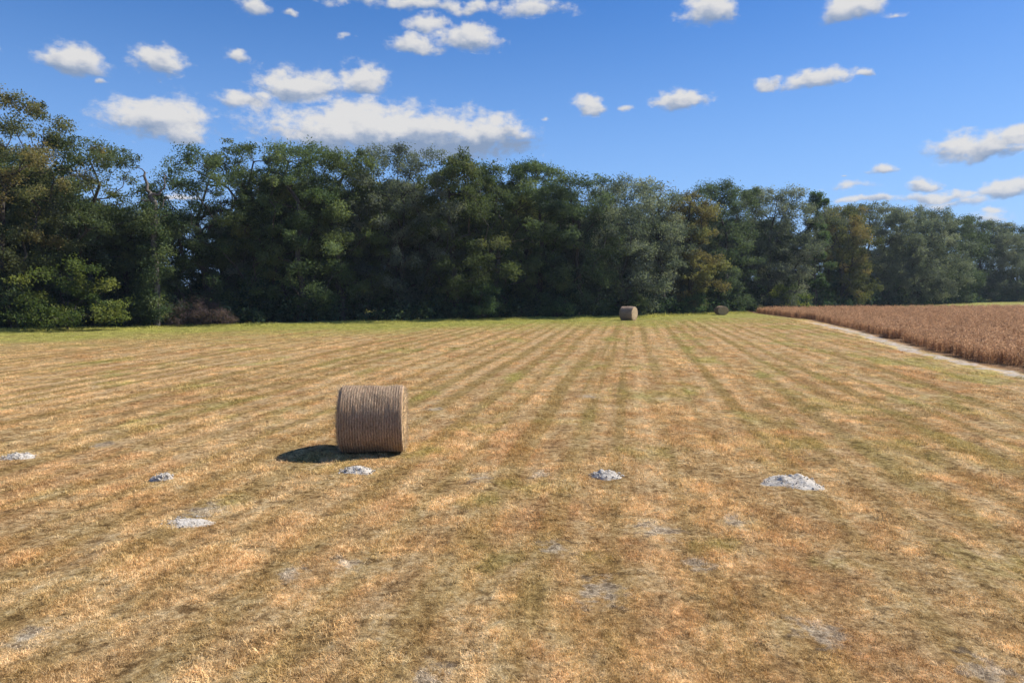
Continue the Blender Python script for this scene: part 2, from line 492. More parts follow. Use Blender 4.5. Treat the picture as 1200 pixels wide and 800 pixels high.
MOUNDS = [  # px, py(base), width, height, squash, label
    (712, 561, .70, .125, 1.0, 'pale grey sand mound, rounded and alone right of the near hay bale'),
    (938, 573, 1.08, .105, 1.0, 'wide grey sand mound with two humps, rightmost of the mounds'),
    (186, 564, .46, .14, 1.0, 'small upright white sand mound left of the near bale shadow'),
    (12, 540, .80, .10, 1.0, 'low white sand mound at the far left edge of the field'),
    (414, 556, .70, .09, 1.0, 'flat pale sand mound lying in front of the near hay bale'),
    (208, 620, .8, .03, 1.0, 'very flat worn patch of dug sand, the closest on the left'),
]
BALES = []

def build_grass():
    rng = np.random.default_rng(21)
    var = []
    for k in range(10):
        n = 34
        V, F, tone = blades(n, .15, .012, .05 + .012 * (k % 3), .003, 1.6, rng)
        # lying thatch straws
        V2, F2, t2 = blades(52, .17, .008, .024, .0028, 5.5, rng)
        F2 = [f + len(V) for f in F2]
        Va = np.concatenate([V, V2]); q = np.concatenate([F[0], F2[0]]); tr = np.concatenate([F[1], F2[1]])
        ta = np.concatenate([tone[:n], t2[:52] * .5 + .5, tone[n:], t2[52:] * .5 + .5])
        var.append(mesh_np('grass_clump', Va, [q, tr], {'tone': ('FACE', ta.astype(np.float32))}))
    P = []
    y = 3.0
    while y < 78:
        dy = .25 + y * .012
        dens = 230 * (8 / max(y, 7)) ** 1.65
        half = y * .80 + 5
        n = rng.poisson(dens * 2 * half * dy)
        P.append(np.stack([rng.uniform(-half, half, n), rng.uniform(y, y + dy, n)], -1)); y += dy
    P = np.concatenate(P)
    x, y = P[:, 0], P[:, 1]
    e = x - edge_x(y)
    inpath = (x > np.interp(y, *PATH_L)) & (x < np.interp(y, *PATH_R))
    keep = (e < -.1) & (y < tree_line(x) + 1)
    # thinner where the sand shows, where patches are worn
    th = fbm(x * .9, y * .9, s=77, o=3)
    keep &= rng.uniform(0, 1, len(x)) < np.clip((th - .25) * 3.2, .25, 1) * np.clip((fbm(x * 3.4, y * 3.4, s=81, o=3) - .36) * 5, .04, 1)
    keep &= ~(inpath & (rng.uniform(0, 1, len(x)) < .8))
    for px, py, r in SAND_SPOTS:
        gx, gy = gpt(px, py)
        d = np.hypot(x - gx, (y - gy) * .8) / r
        keep &= ~((d < .9) & (rng.uniform(0, 1, len(x)) < .45))
    for px, py, w, h, q, _ in MOUNDS:
        gx, gy = gpt(px, py); gy += w * .3
        keep &= ~(np.hypot((x - gx) / (w * .5), (y - gy) / (w * .36)) < .55)
    for bx, by, rz, L, D in BALES:
        c, s = math.cos(rz), math.sin(rz)
        lx, ly = (x - bx) * c + (y - by) * s, -(x - bx) * s + (y - by) * c
        keep &= ~((abs(lx) < L * .5 - .03) & (abs(ly) < D * .28))
    P = P[keep]
    nb = len(P); xe = rng.uniform(-60, 75, 5200)
    P = np.concatenate([P, np.stack([xe, tree_line(xe) + rng.uniform(-2.2, 3.0, 5200) * rng.uniform(.2, 1, 5200) + 2.4 * (vnoise(xe * .5, 2.0, s=13) - .5)], -1)])
    x, y = P.T
    ok = (np.arange(len(x)) < nb) | (x < edge_x(y) - .3)
    P = P[ok]; x, y = P.T
    u = x * math.cos(RA) - y * math.sin(RA)
    z = height(x, y)
    big = fbm(x * .5, y * .5, s=55, o=3)
    sc = (np.maximum(y, 7) / 8) ** .42 * rng.uniform(.5, 1.0, len(x)) * (.50 + .85 * big)
    tuft = (fbm(x * 1.7, y * 1.7, s=59, o=2) > .70)
    sc = sc * np.where(tuft, 1.4, 1.0)
    sc[nb:] *= rng.uniform(1.0, 2.4, len(x) - nb)
    o = scatter('dry_grass', np.stack([x, y, z], -1), rng.uniform(0, 6.283, len(x)), sc, rng.integers(0, len(var), len(x)), var, M['grass'])
    tag(o, 'short dry mown grass stubble covering the hay field', 'grass', kind='stuff')
    print('grass', len(x))

def build_crop():
    rng = np.random.default_rng(22)
    var = []
    for k in range(8):
        Vs, Qs, Ts, n0 = [], [], [], 0
        tq, tt = [], []
        for s in range(9):
            V, F, t = blades(1, .16, .6, 1.12, .010, .16, rng)
            Vs.append(V); Qs.append(F[0] + n0); Ts.append(F[1] + n0); n0 += len(V)
            tq.append(t[:1] * .6); tt.append(t[1:] * .6)
            b = V[:2].mean(0); m_ = V[2:4].mean(0); tip = V[4]
            nl = 13
            f = rng.uniform(.12, 1.0, nl)
            base = np.where(f[:, None] < .55, b + (m_ - b) * (f[:, None] / .55), m_ + (tip - m_) * ((f[:, None] - .55) / .45))
            d = rng.normal(0, 1, (nl, 3)); d[:, 2] = d[:, 2] * .6 + .5; d /= np.linalg.norm(d, axis=1)[:, None]
            sd = np.cross(d, rng.normal(0, 1, (nl, 3))); sd /= np.linalg.norm(sd, axis=1)[:, None]
            ln = rng.uniform(.06, .15, nl)[:, None]; wd = rng.uniform(.008, .02, nl)[:, None]
            q0 = base; q1 = base + d * ln * .5 + sd * wd; q2 = base + d * ln; q3 = base + d * ln * .5 - sd * wd
            Vs.append(np.stack([q0, q1, q2, q3], 1).reshape(-1, 3)); i = n0 + np.arange(nl) * 4
            Qs.append(np.stack([i, i + 1, i + 2, i + 3], -1)); n0 += nl * 4
            tq.append(rng.uniform(0, 1, nl) * .75 + .25 * rng.uniform())
        V = np.concatenate(Vs)
        var.append(mesh_np('crop_plant', V, [np.concatenate(Qs), np.concatenate(Ts)], {'tone': ('FACE', np.concatenate(tq + tt).astype(np.float32))}))
    P = []
    for (a, b, dens) in ((0, 1.2, 13), (1.2, 6, 9), (6, 150, 4.2)):
        ylo, yhi = 8.0, 122.0
        area = (b - a) * (yhi - ylo)
        n = int(area * dens)
        yy = rng.uniform(ylo, yhi, n); ee = rng.uniform(a, b, n)
        xx = edge_x(yy) + ee
        P.append(np.stack([xx, yy], -1))
    P = np.concatenate(P); x, y = P.T
    far = 101 + np.clip((x - 40) * .16, 0, 12) + 2 * vnoise(x * .15, 0.0, s=4)
    keep = (y < far) & (x < y * .80 + 14) & (y < tree_line(x) - 3)
    e = x - edge_x(y)
    keep &= ~((e < .5) & (fbm(y * .6, x * .6, s=90, o=2) > .60))
    P = P[keep]; x, y = P.T
    sc = rng.uniform(.68, 1.15, len(x)) * (.82 + .3 * fbm(x * .12, y * .12, s=8, o=3))
    o = scatter('dry_crop', np.stack([x, y, height(x, y)], -1), rng.uniform(0, 6.283, len(x)), sc, rng.integers(0, 8, len(x)), var, M['crop'])
    tag(o, 'standing brown dried crop filling the right side of the field', 'crop', kind='stuff')
    print('crop', len(x))

# ------------------------------------------------------------------ sand mounds
def build_mounds():
    for k, (px, py, w, h, q, label) in enumerate(MOUNDS):
        gx, gy = gpt(px, py)
        d = w * .72; gy += d * .42
        nr, na = 26, 72
        V, F = [], []
        for i in range(nr + 1):
            rr = i / nr
            for j in range(na):
                a = 2 * math.pi * j / na
                lob = 1 + .40 * (float(fbm(math.cos(a) * 1.3 + 5 * k, math.sin(a) * 1.3, s=40 + k, o=3)) - .5) * 2
                xx, yy = rr * w * .5 * math.cos(a) * lob, rr * d * .5 * math.sin(a) * lob
                prof = (1 - rr ** 2) ** 1.25 if rr < 1 else 0
                if k == 1:
                    cxl = xx / w
                    prof = (.95 * math.exp(-((cxl + .20) / .17) ** 2) + 1.0 * math.exp(-((cxl - .17) / .20) ** 2) + .25) * max(0, 1 - rr ** 2) * .9
                n = float(fbm(xx * 9, yy * 9, s=60 + k, o=4)) - .5
                z = h * prof * (1 + .95 * n) + .045 * n * (1 - rr) - .03 * rr ** 4
                V.append((xx, yy, z))
        for i in range(nr):
            for j in range(na):
                F.append((i * na + j, i * na + (j + 1) % na, (i + 1) * na + (j + 1) % na, (i + 1) * na + j))
        V = np.array(V); F = np.array(F)
        # crumbs of sand round about and on it, joined to the same heap
        rng = np.random.default_rng(300 + k)
        cube = np.array([[-1, 0, 0], [1, 0, 0], [0, -1, 0], [0, 1, 0], [0, 0, -1], [0, 0, 1]], float)
        oct_ = np.array([[0, 2, 5], [2, 1, 5], [1, 3, 5], [3, 0, 5], [2, 0, 4], [1, 2, 4], [3, 1, 4], [0, 3, 4]])
        VV, TT, n0 = [V], [], len(V)
        for c in range(80):
            a, r = rng.uniform(0, 6.283), .5 * math.sqrt(rng.uniform(.05, 1.1))
            xx, yy = r * w * math.cos(a), r * d * math.sin(a)
            zz = h * max(0, 1 - (2 * r) ** 2) ** .8 * .95
            s = rng.uniform(.004, .024) * (.6 + h * 3) * (1 if c % 9 else 1.7)
            VV.append(cube * s * rng.uniform(.7, 1.3, (6, 3)) + (xx, yy, zz)); TT.append(oct_ + n0); n0 += 6
        me = mesh_np('sand_mound', np.concatenate(VV), [F, np.concatenate(TT)], smooth=True)
        o = obj('sand_mound', me, M['mound'], loc=(gx, gy, float(height(gx, gy))))
        o.rotation_euler = (0, 0, 0.0)
        tag(o, label, 'mound', 'sand mounds dug up in the field')

# ------------------------------------------------------------------ hay bales
def build_bale(loc, rz, L, D, flat, label, seed, tint=(1, 1, 1), fine=True):
    rng = np.random.default_rng(seed)
    root = empty('hay_bale', (loc[0], loc[1], float(height(loc[0], loc[1])) - .015), rz)
    tag(root, label, 'hay bale', 'round hay bales left on the field')
    Rr = D / 2
    nx, na = (150, 220) if fine else (60, 96)
    zc = Rr * flat * .965
    def rad(xn, th):
        n = fbm(np.cos(th) * 1.2 + 3, np.sin(th) * 1.2 + xn * 1.1, xn + seed, s=seed, o=3) - .5
        m_ = fbm(xn * 40 + seed, th * 3, s=seed + 3, o=2) - .5
        ring = np.sin(xn * 27 * math.pi + 2.5 * (vnoise(xn * 4, th * 2, s=seed + 5)))
        edge = 1 - .045 * np.clip((np.abs(xn) - .90) / .10, 0, 1) ** 2
        return Rr * edge * (1 + .085 * n + .014 * m_) + .001 * ring
    def shape(P):
        z = P[..., 2] * flat
        lo = -zc
        z = np.where(z < lo + .10, lo + (z - lo - .10) * .25 + .06, z)     # sagged where it sits
        return np.stack([P[..., 0], P[..., 1] * (1 + .03 * np.clip(-z / zc, 0, 1) ** 1.5), z + zc], -1)
    xn = np.linspace(-1, 1, nx); th = np.linspace(0, 2 * np.pi, na, endpoint=False)
    XN, TH = np.meshgrid(xn, th, indexing='ij')
    r = rad(XN, TH)
    V = shape(np.stack([XN * L / 2, r * np.sin(TH), r * np.cos(TH)], -1)).reshape(-1, 3)
    i = (np.arange(nx - 1)[:, None] * na + np.arange(na)[None]); j = (np.arange(nx - 1)[:, None] * na + (np.arange(na)[None] + 1) % na)
    F = np.stack([i.ravel(), j.ravel(), j.ravel() + na, i.ravel() + na], -1)
    nf = len(F)
    # stray straws lying along the wrap
    ns = 9000 if fine else 900
    xs = rng.uniform(-.99, .99, ns); ts = rng.uniform(0, 2 * np.pi, ns)
    ln = rng.uniform(.04, .16, ns) / Rr; skew = rng.normal(0, .035, ns); wd = .0022 if fine else .006
    def pt(xn_, t_, lift):
        q = rad(xn_, t_) + lift
        return np.stack([xn_ * L / 2, q * np.sin(t_), q * np.cos(t_)], -1)
    lift = np.abs(rng.normal(.004, .018, ns))
    a0, a1 = pt(xs - wd, ts, 0.001), pt(xs + wd, ts, 0.001)
    b0, b1 = pt(np.clip(xs + skew + wd, -1, 1), ts + ln, lift), pt(np.clip(xs + skew - wd, -1, 1), ts + ln, lift)
    VS = shape(np.stack([a0, a1, b0, b1], 1)).reshape(-1, 3)
    q = len(V) + np.arange(ns) * 4
    FS = np.stack([q, q + 1, q + 2, q + 3], -1)
    tone = np.concatenate([np.full(nf, .5), rng.uniform(0, 1, ns)]).astype(np.float32)
    me = mesh_np('hay_roll', np.concatenate([V, VS]), [np.concatenate([F, FS])], {'tone': ('FACE', tone)}, smooth=False,
                 mat_idx=np.concatenate([np.zeros(nf), np.ones(ns)]))
    bm_ = bale_mat('wrapped_hay', tint); em = bale_end_mat('cut_hay_end', tint)
    # object coordinates run from the axis of the roll
    for o_, mm in ((obj('hay_roll', me, [bm_, M['straw']], root), None),):
        o_.location = (0, 0, zc); me.transform(__import__('mathutils').Matrix.Translation((0, 0, -zc)))
    for sgn in (-1, 1):
        nr = 24
        rr = np.linspace(1, 0.02, nr)
        RR, T2 = np.meshgrid(rr, th, indexing='ij')
        rim = rad(np.full_like(T2, float(sgn)), T2) * .997
        bul = .035 * (1 - RR ** 4) + .03 * (fbm(RR * np.cos(T2) * 6 + 9, RR * np.sin(T2) * 6, s=seed + 11, o=4) - .5) * (1 - RR ** 8)
        P = np.stack([sgn * (L / 2 - .004 + bul), RR * rim * np.sin(T2), RR * rim * np.cos(T2)], -1)
        Ve = shape(P).reshape(-1, 3)
        i = (np.arange(nr - 1)[:, None] * na + np.arange(na)[None]); j = (np.arange(nr - 1)[:, None] * na + (np.arange(na)[None] + 1) % na)
        Fe = np.stack([i.ravel(), j.ravel(), j.ravel() + na, i.ravel() + na], -1)
        cap = (np.arange(na) + (nr - 1) * na)[None, :]
        ne = 2600 if fine else 350
        tr = rng.uniform(0, 2 * np.pi, ne); qr = np.sqrt(rng.uniform(0.02, 1.0, ne))
        rim2 = rad(np.full(ne, float(sgn)), tr)
        base = np.stack([np.full(ne, sgn * (L / 2 + .01)), qr * rim2 * np.sin(tr), qr * rim2 * np.cos(tr)], -1)
        dirn = np.stack([sgn * np.abs(rng.normal(.35, .35, ne)), np.cos(tr) + rng.normal(0, .6, ne), -np.sin(tr) + rng.normal(0, .6, ne)], -1)
        dirn /= np.linalg.norm(dirn, axis=1)[:, None]
        side = np.cross(dirn, rng.normal(0, 1, (ne, 3))); side /= np.linalg.norm(side, axis=1)[:, None]
        l_ = rng.uniform(.03, .13, ne)[:, None]; w_ = (.0022 if fine else .006)
        VB = shape(np.stack([base - side * w_, base + side * w_, base + dirn * l_ + side * w_, base + dirn * l_ - side * w_], 1)).reshape(-1, 3)
        q = len(Ve) + np.arange(ne) * 4
        FB = np.stack([q, q + 1, q + 2, q + 3], -1)
        VV = np.concatenate([Ve, VB]); VV[:, 2] -= zc
        n1 = len(Fe)
        tone = np.concatenate([np.full(n1, .5), rng.uniform(.3, 1, ne), [.5]]).astype(np.float32)
        mi = np.concatenate([np.zeros(n1), np.ones(ne), [0]])
        e = obj('end_face', mesh_np('end_face', VV, [np.concatenate([Fe, FB]), cap], {'tone': ('FACE', tone)}, mat_idx=mi), [em, M['straw']], root)
        e.location = (0, 0, zc)
    BALES.append((loc[0], loc[1], rz, L, D))

# ------------------------------------------------------------------ trees
def tubes(nodes, par, rad, sides=6):
    V, F = [], []
    n0 = 0
    ang = np.arange(sides) * 2 * math.pi / sides
    for i in range(len(nodes)):
        p = par[i]
        if p < 0: continue
        a, b = nodes[p], nodes[i]
        d = b - a; L = np.linalg.norm(d)
        if L < 1e-4: continue
        d = d / L
        u = np.cross(d, (0.31, .95, .12)); u /= np.linalg.norm(u); w = np.cross(d, u)
        ring = np.cos(ang)[:, None] * u + np.sin(ang)[:, None] * w
        ra = min(rad[p], rad[i] * 1.35)
        V.append(a - d * .02 + ring * ra); V.append(b + d * .02 + ring * rad[i])
        k = np.arange(sides); k2 = (k + 1) % sides
        F.append(np.stack([n0 + k, n0 + k2, n0 + sides + k2, n0 + sides + k], -1)); n0 += 2 * sides
    return np.concatenate(V), np.concatenate(F)

def skeleton(rng, trunk_pts, targets, r_base, r_tip=.022, upweight=1.0):
    nodes = [np.array(p, float) for p in trunk_pts]; par = [-1] + list(range(len(nodes) - 1))
    order = np.argsort(np.linalg.norm(targets[:, :2], axis=1) + .15 * targets[:, 2])
    ends = []
    for t in targets[order]:
        N = np.array(nodes)
        d = np.linalg.norm(N - t, axis=1)
        pen = np.maximum(0, N[:, 2] - (t[2] - .35 * np.linalg.norm(N[:, :2] - t[:2], axis=1))) * 1.6 * upweight
        pen[0] += 3
        k = int(np.argmin(d + pen))
        a = nodes[k]; L = np.linalg.norm(t - a); prev = k
        for f in (.35, .7, 1.0):
            q = a + (t - a) * f
            if f < 1: q = q + rng.normal(0, .09 * L, 3) + np.array([0, 0, .10 * L * math.sin(f * math.pi)])
            nodes.append(q); par.append(prev); prev = len(nodes) - 1
        ends.append(prev)
    cnt = np.zeros(len(nodes)); cnt[ends] = 1
    for i in range(len(nodes) - 1, 0, -1):
        if par[i] >= 0: cnt[par[i]] += cnt[i]
    rad = r_tip * np.maximum(cnt, .6) ** .5
    rad *= 1.0
    mx = rad[0]
    rad = np.where(cnt > 1, r_tip + (rad - r_tip) * (r_base - r_tip) / (mx - r_tip), r_tip)
    nt = len(trunk_pts)
    for i in range(nt): rad[i] = max(rad[i], r_base * (1 - .8 * i / nt))
    return np.array(nodes), par, rad

def leaves_around(rng, centers, csize, n_each, lsize, flat=.75, droop=.0, sub=8, spread=.34, aspect=.5):
    """leaf cards in lumpy sprigs round each branch end"""
    C, S_, T = [], [], []
    clump = rng.uniform(0, 1, len(centers))
    for c, s, cl, n in zip(centers, csize, clump, n_each):
        sc = rng.normal(0, 1, (sub, 3)); sc /= np.linalg.norm(sc, axis=1)[:, None]
        sc *= (rng.uniform(.2, 1, (sub, 1)) ** .6) * s * np.array([1, 1, flat])
        w = rng.uniform(.5, 1.5, sub); w /= w.sum()
        k = rng.choice(sub, int(n), p=w)
        p = c + sc[k] + rng.normal(0, 1, (int(n), 3)) * s * spread * np.array([1, 1, flat])
        if droop: p[:, 2] -= droop * s * np.abs(rng.normal(0, 1, int(n)))
        C.append(p); T.append(np.clip(np.full(int(n), cl) + rng.normal(0, .10, int(n)) , 0, 1))
    P = np.concatenate(C); cl = np.concatenate(T); n = len(P)
    nn = rng.normal(0, 1, (n, 3)) + np.array([0, 0, .55]); nn /= np.linalg.norm(nn, axis=1)[:, None]
    a = np.cross(nn, rng.normal(0, 1, (n, 3))); a /= np.linalg.norm(a, axis=1)[:, None]
    b = np.cross(nn, a)
    ls = (lsize * rng.uniform(.55, 1.35, n))[:, None]
    V = np.stack([P - a * ls, P + b * ls * aspect - nn * ls * .15, P + a * ls, P - b * ls * aspect - nn * ls * .15], 1).reshape(-1, 3)
    i = np.arange(n) * 4
    F = np.stack([i, i + 1, i + 2, i + 3], -1)
    return V, F, {'tone': ('FACE', rng.uniform(0, 1, n).astype(np.float32)), 'clump': ('FACE', cl.astype(np.float32))}

def make_tree(name, seed, H, W, mat, base=.07, n=85, leaf_n=20000, lsize=.15, openness=.0, moss=0, lean=0.0, cs=1.0, narrow=0.0, up=.5, bark='bark', loc=(0, 0, 0)):
    """H height, W half width; openness thins the crown and bares the limbs"""
    rng = np.random.default_rng(seed)
    tt = np.linspace(0, 1, 9)
    wob = np.cumsum(rng.normal(0, .22, (9, 2)), 0); wob[0] = 0
    th = H * (.55 + .2 * narrow + .12 * rng.uniform())
    trunk = np.stack([wob[:, 0] + lean * tt ** 1.3 * W, wob[:, 1], tt * th], -1)
    pts, tries = [], 0
    ph = rng.uniform(0, 6.28, 4)
    dmin = 1.04 * cs * (1 + .7 * openness) * (W * W * H / (6 * 6 * 17)) ** (1 / 3)
    while len(pts) < n and tries < 9000:
        tries += 1
        t = rng.uniform(base, 1) if rng.uniform() < .8 else rng.uniform(.6, 1)
        a = rng.uniform(0, 6.283)
        s = (t - base) / (1 - base)
        prof = math.sin(math.pi * min(1, max(0.0, s * .80 + .13))) ** .6
        if narrow: prof = (1 - s) ** .6 * min(1, s * 4 + .3)
        lob = 1 + .20 * math.sin(2 * a + ph[0] + 3 * s) + .16 * math.sin(3 * a + ph[1] - 5 * s) + .12 * math.sin(5 * a + 9 * s + ph[2])
        r = W * prof * lob * math.sqrt(rng.uniform(.12, 1))
        top = H * (1 - .10 * abs(math.sin(1.5 * a + ph[3])) * (r / W)) - .55 * cs
        z = min(t * H, top)
        p = np.array([r * math.cos(a) + lean * (z / H) ** 1.3 * W, r * math.sin(a), z + rng.normal(0, .1)])
        if pts and np.min(np.linalg.norm((np.array(pts) - p) * (1, 1, 1.15), axis=1)) < dmin * (1 - tries / 14000): continue
        pts.append(p)
    T = np.array(pts)
    nodes, par, rad = skeleton(rng, trunk, T, .12 + .013 * H)
    root = empty(name, loc)
    V, F = tubes(nodes, par, rad, 7)
    obj('trunk', mesh_np('trunk', V, F, smooth=True), M[bark], root)
    # leaf clumps: at the branch ends and along the outer twigs
    cents = [T]
    m2 = len(T) // 2
    extra = T[rng.choice(len(T), m2)] + rng.normal(0, .8, (m2, 3)) * np.array([1, 1, .6])
    extra[:, 2] = np.clip(extra[:, 2], base * H, H - .3)
    cents.append(extra)
    C = np.concatenate(cents)
    cs_ = cs * rng.uniform(.55, 1.15, len(C)); cs_[len(T):] *= .6
    wgt = cs_ ** 2; ne = np.maximum(20, leaf_n * wgt / wgt.sum())
    if openness: ne *= np.where(rng.uniform(0, 1, len(C)) < openness * .55, .22, 1)
    V, F, A = leaves_around(rng, C, cs_, ne, lsize, .72, .12)
    obj('crown', mesh_np('crown', V, F, A), M[mat], root)
    if moss:
        k = rng.choice(len(T), moss)
        Vs, Fs, n0, tn, cl = [], [], 0, [], []
        for c in T[k]:
            for q in range(rng.integers(10, 24)):
                p = c + rng.normal(0, .6, 3) * (1, 1, .4); ln = rng.uniform(.3, 1.15); w = rng.uniform(.02, .05)
                d = rng.uniform(0, 3.14); ux, uy = math.cos(d) * w, math.sin(d) * w
                dr = rng.normal(0, .12, 2)
                for s0 in range(3):
                    z0, z1 = -ln * s0 / 3, -ln * (s0 + 1) / 3
                    f0, f1 = 1 - .25 * s0, (1 - .25 * (s0 + 1))
                    o0, o1 = dr * s0 / 3, dr * (s0 + 1) / 3
                    Vs += [(p[0] - ux * f0 + o0[0], p[1] - uy * f0 + o0[1], p[2] + z0), (p[0] + ux * f0 + o0[0], p[1] + uy * f0 + o0[1], p[2] + z0),
                           (p[0] + ux * f1 + o1[0], p[1] + uy * f1 + o1[1], p[2] + z1), (p[0] - ux * f1 + o1[0], p[1] - uy * f1 + o1[1], p[2] + z1)]
                    Fs.append((n0, n0 + 1, n0 + 2, n0 + 3)); n0 += 4; tn.append(rng.uniform()); cl.append(rng.uniform())
        obj('hanging_moss', mesh_np('hanging_moss', Vs, np.array(Fs), {'tone': ('FACE', np.array(tn, np.float32)), 'clump': ('FACE', np.array(cl, np.float32))}), M['moss'], root)['kind'] = 'stuff'
    return root

def copy_tree(o, loc, rz, sc):
    c = o.copy(); COL.objects.link(c)
    c.location = loc; c.rotation_euler = (0, 0, rz); c.scale = sc
    for ch in o.children:
        d = ch.copy(); COL.objects.link(d); d.parent = c
    return c

def at_line(px, back):
    """point behind the edge of the wood that stands under picture column px"""
    k = (px - 600) / FPX
    y = 60.0
    for _ in range(60): y = float(tree_line(k * y)) + back
    return k * y, y

FRONT = [
    # px, top py, half width px, material, options, name, label
    (8, 99, 74, 'ruddy', dict(openness=.55, base=.22, n=80), 'oak_tree', 'tallest oak, airy with ruddy foliage, leftmost in the tree line'),
    (106, 156, 62, 'olive', dict(openness=.5, base=.2, n=80), 'oak_tree', 'open crowned oak between the tall leftmost oak and the dead snag'),
    (158, 238, 42, 'oak', dict(base=.1), 'oak_tree', 'low bushy green oak standing at the foot of the dead snag'),
    (214, 246, 38, 'dark', dict(base=.1), 'oak_tree', 'short dark oak filling the dip right of the dead snag'),
    (258, 172, 52, 'oak', dict(openness=.35, lean=-.35, moss=10), 'oak_tree', 'leaning oak with branches reaching left over the dip by the snag'),
    (304, 162, 45, 'olive', dict(openness=.2), 'oak_tree', 'tall olive green oak right of the leaning oak, above the purple brush'),
    (350, 164, 46, 'oak', dict(openness=.25, moss=8), 'oak_tree', 'tall dark green oak, last one left of the near bale as seen above it'),
    (402, 172, 46, 'olive', dict(openness=.3), 'oak_tree', 'olive oak with two separate crown tips rising above the near hay bale'),
    (470, 172, 62, 'grey', dict(moss=26), 'oak_tree', 'broad mossy grey oak just right of the near hay bale'),
    (538, 180, 48, 'olive', dict(moss=8), 'oak_tree', 'brownish olive oak right of the broad mossy grey oak'),
    (580, 192, 44, 'oak', dict(openness=.25), 'oak_tree', 'green oak with a notched crown left of the picture centre'),
    (628, 185, 48, 'oak', dict(), 'oak_tree', 'rounded dark green oak rising just right of the picture centre'),
    (676, 200, 44, 'dark', dict(openness=.2), 'oak_tree', 'darkest oak in the middle, left of the distant pale bale'),
    (728, 206, 58, 'grey', dict(lean=.25, moss=26), 'oak_tree', 'slanting mossy grey oak directly behind the distant pale bale'),
    (772, 207, 24, 'autumn', dict(openness=.95, base=.4, n=40, leaf_n=1500), 'bare_topped_tree', 'thin nearly leafless tree poking out left of the brown autumn tree'),
    (806, 224, 40, 'autumn', dict(), 'autumn_tree', 'brown and yellow autumn tree, the only one in the middle of the line'),
    (845, 212, 42, 'dark', dict(openness=.2), 'oak_tree', 'dark oak behind the slumped bale, right of the brown autumn tree'),
    (900, 217, 52, 'grey', dict(moss=26), 'oak_tree', 'tall mossy grey oak at the left corner of the dry crop'),
    (953, 224, 22, 'fresh', dict(narrow=1.0, base=.2, n=60), 'conical_tree', 'narrow pointed lighter green tree among the oaks behind the crop'),
    (982, 240, 36, 'ruddy', dict(), 'oak_tree', 'oak with orange tinted top right of the narrow pointed tree'),
    (1018, 238, 44, 'grey', dict(moss=18), 'oak_tree', 'mossy oak right of the orange tinted oak behind the crop'),
    (1068, 241, 42, 'grey', dict(moss=16), 'oak_tree', 'rounded grey oak behind the crop where the green strip begins'),
    (1108, 251, 38, 'dark', dict(), 'oak_tree', 'dark oak behind the green strip, third from the right picture edge'),
    (1146, 258, 38, 'grey', dict(moss=12), 'oak_tree', 'grey oak behind the green strip, second from the right picture edge'),
    (1190, 264, 40, 'dark', dict(), 'oak_tree', 'farthest dark oak, rightmost in the tree line at the picture edge'),
]

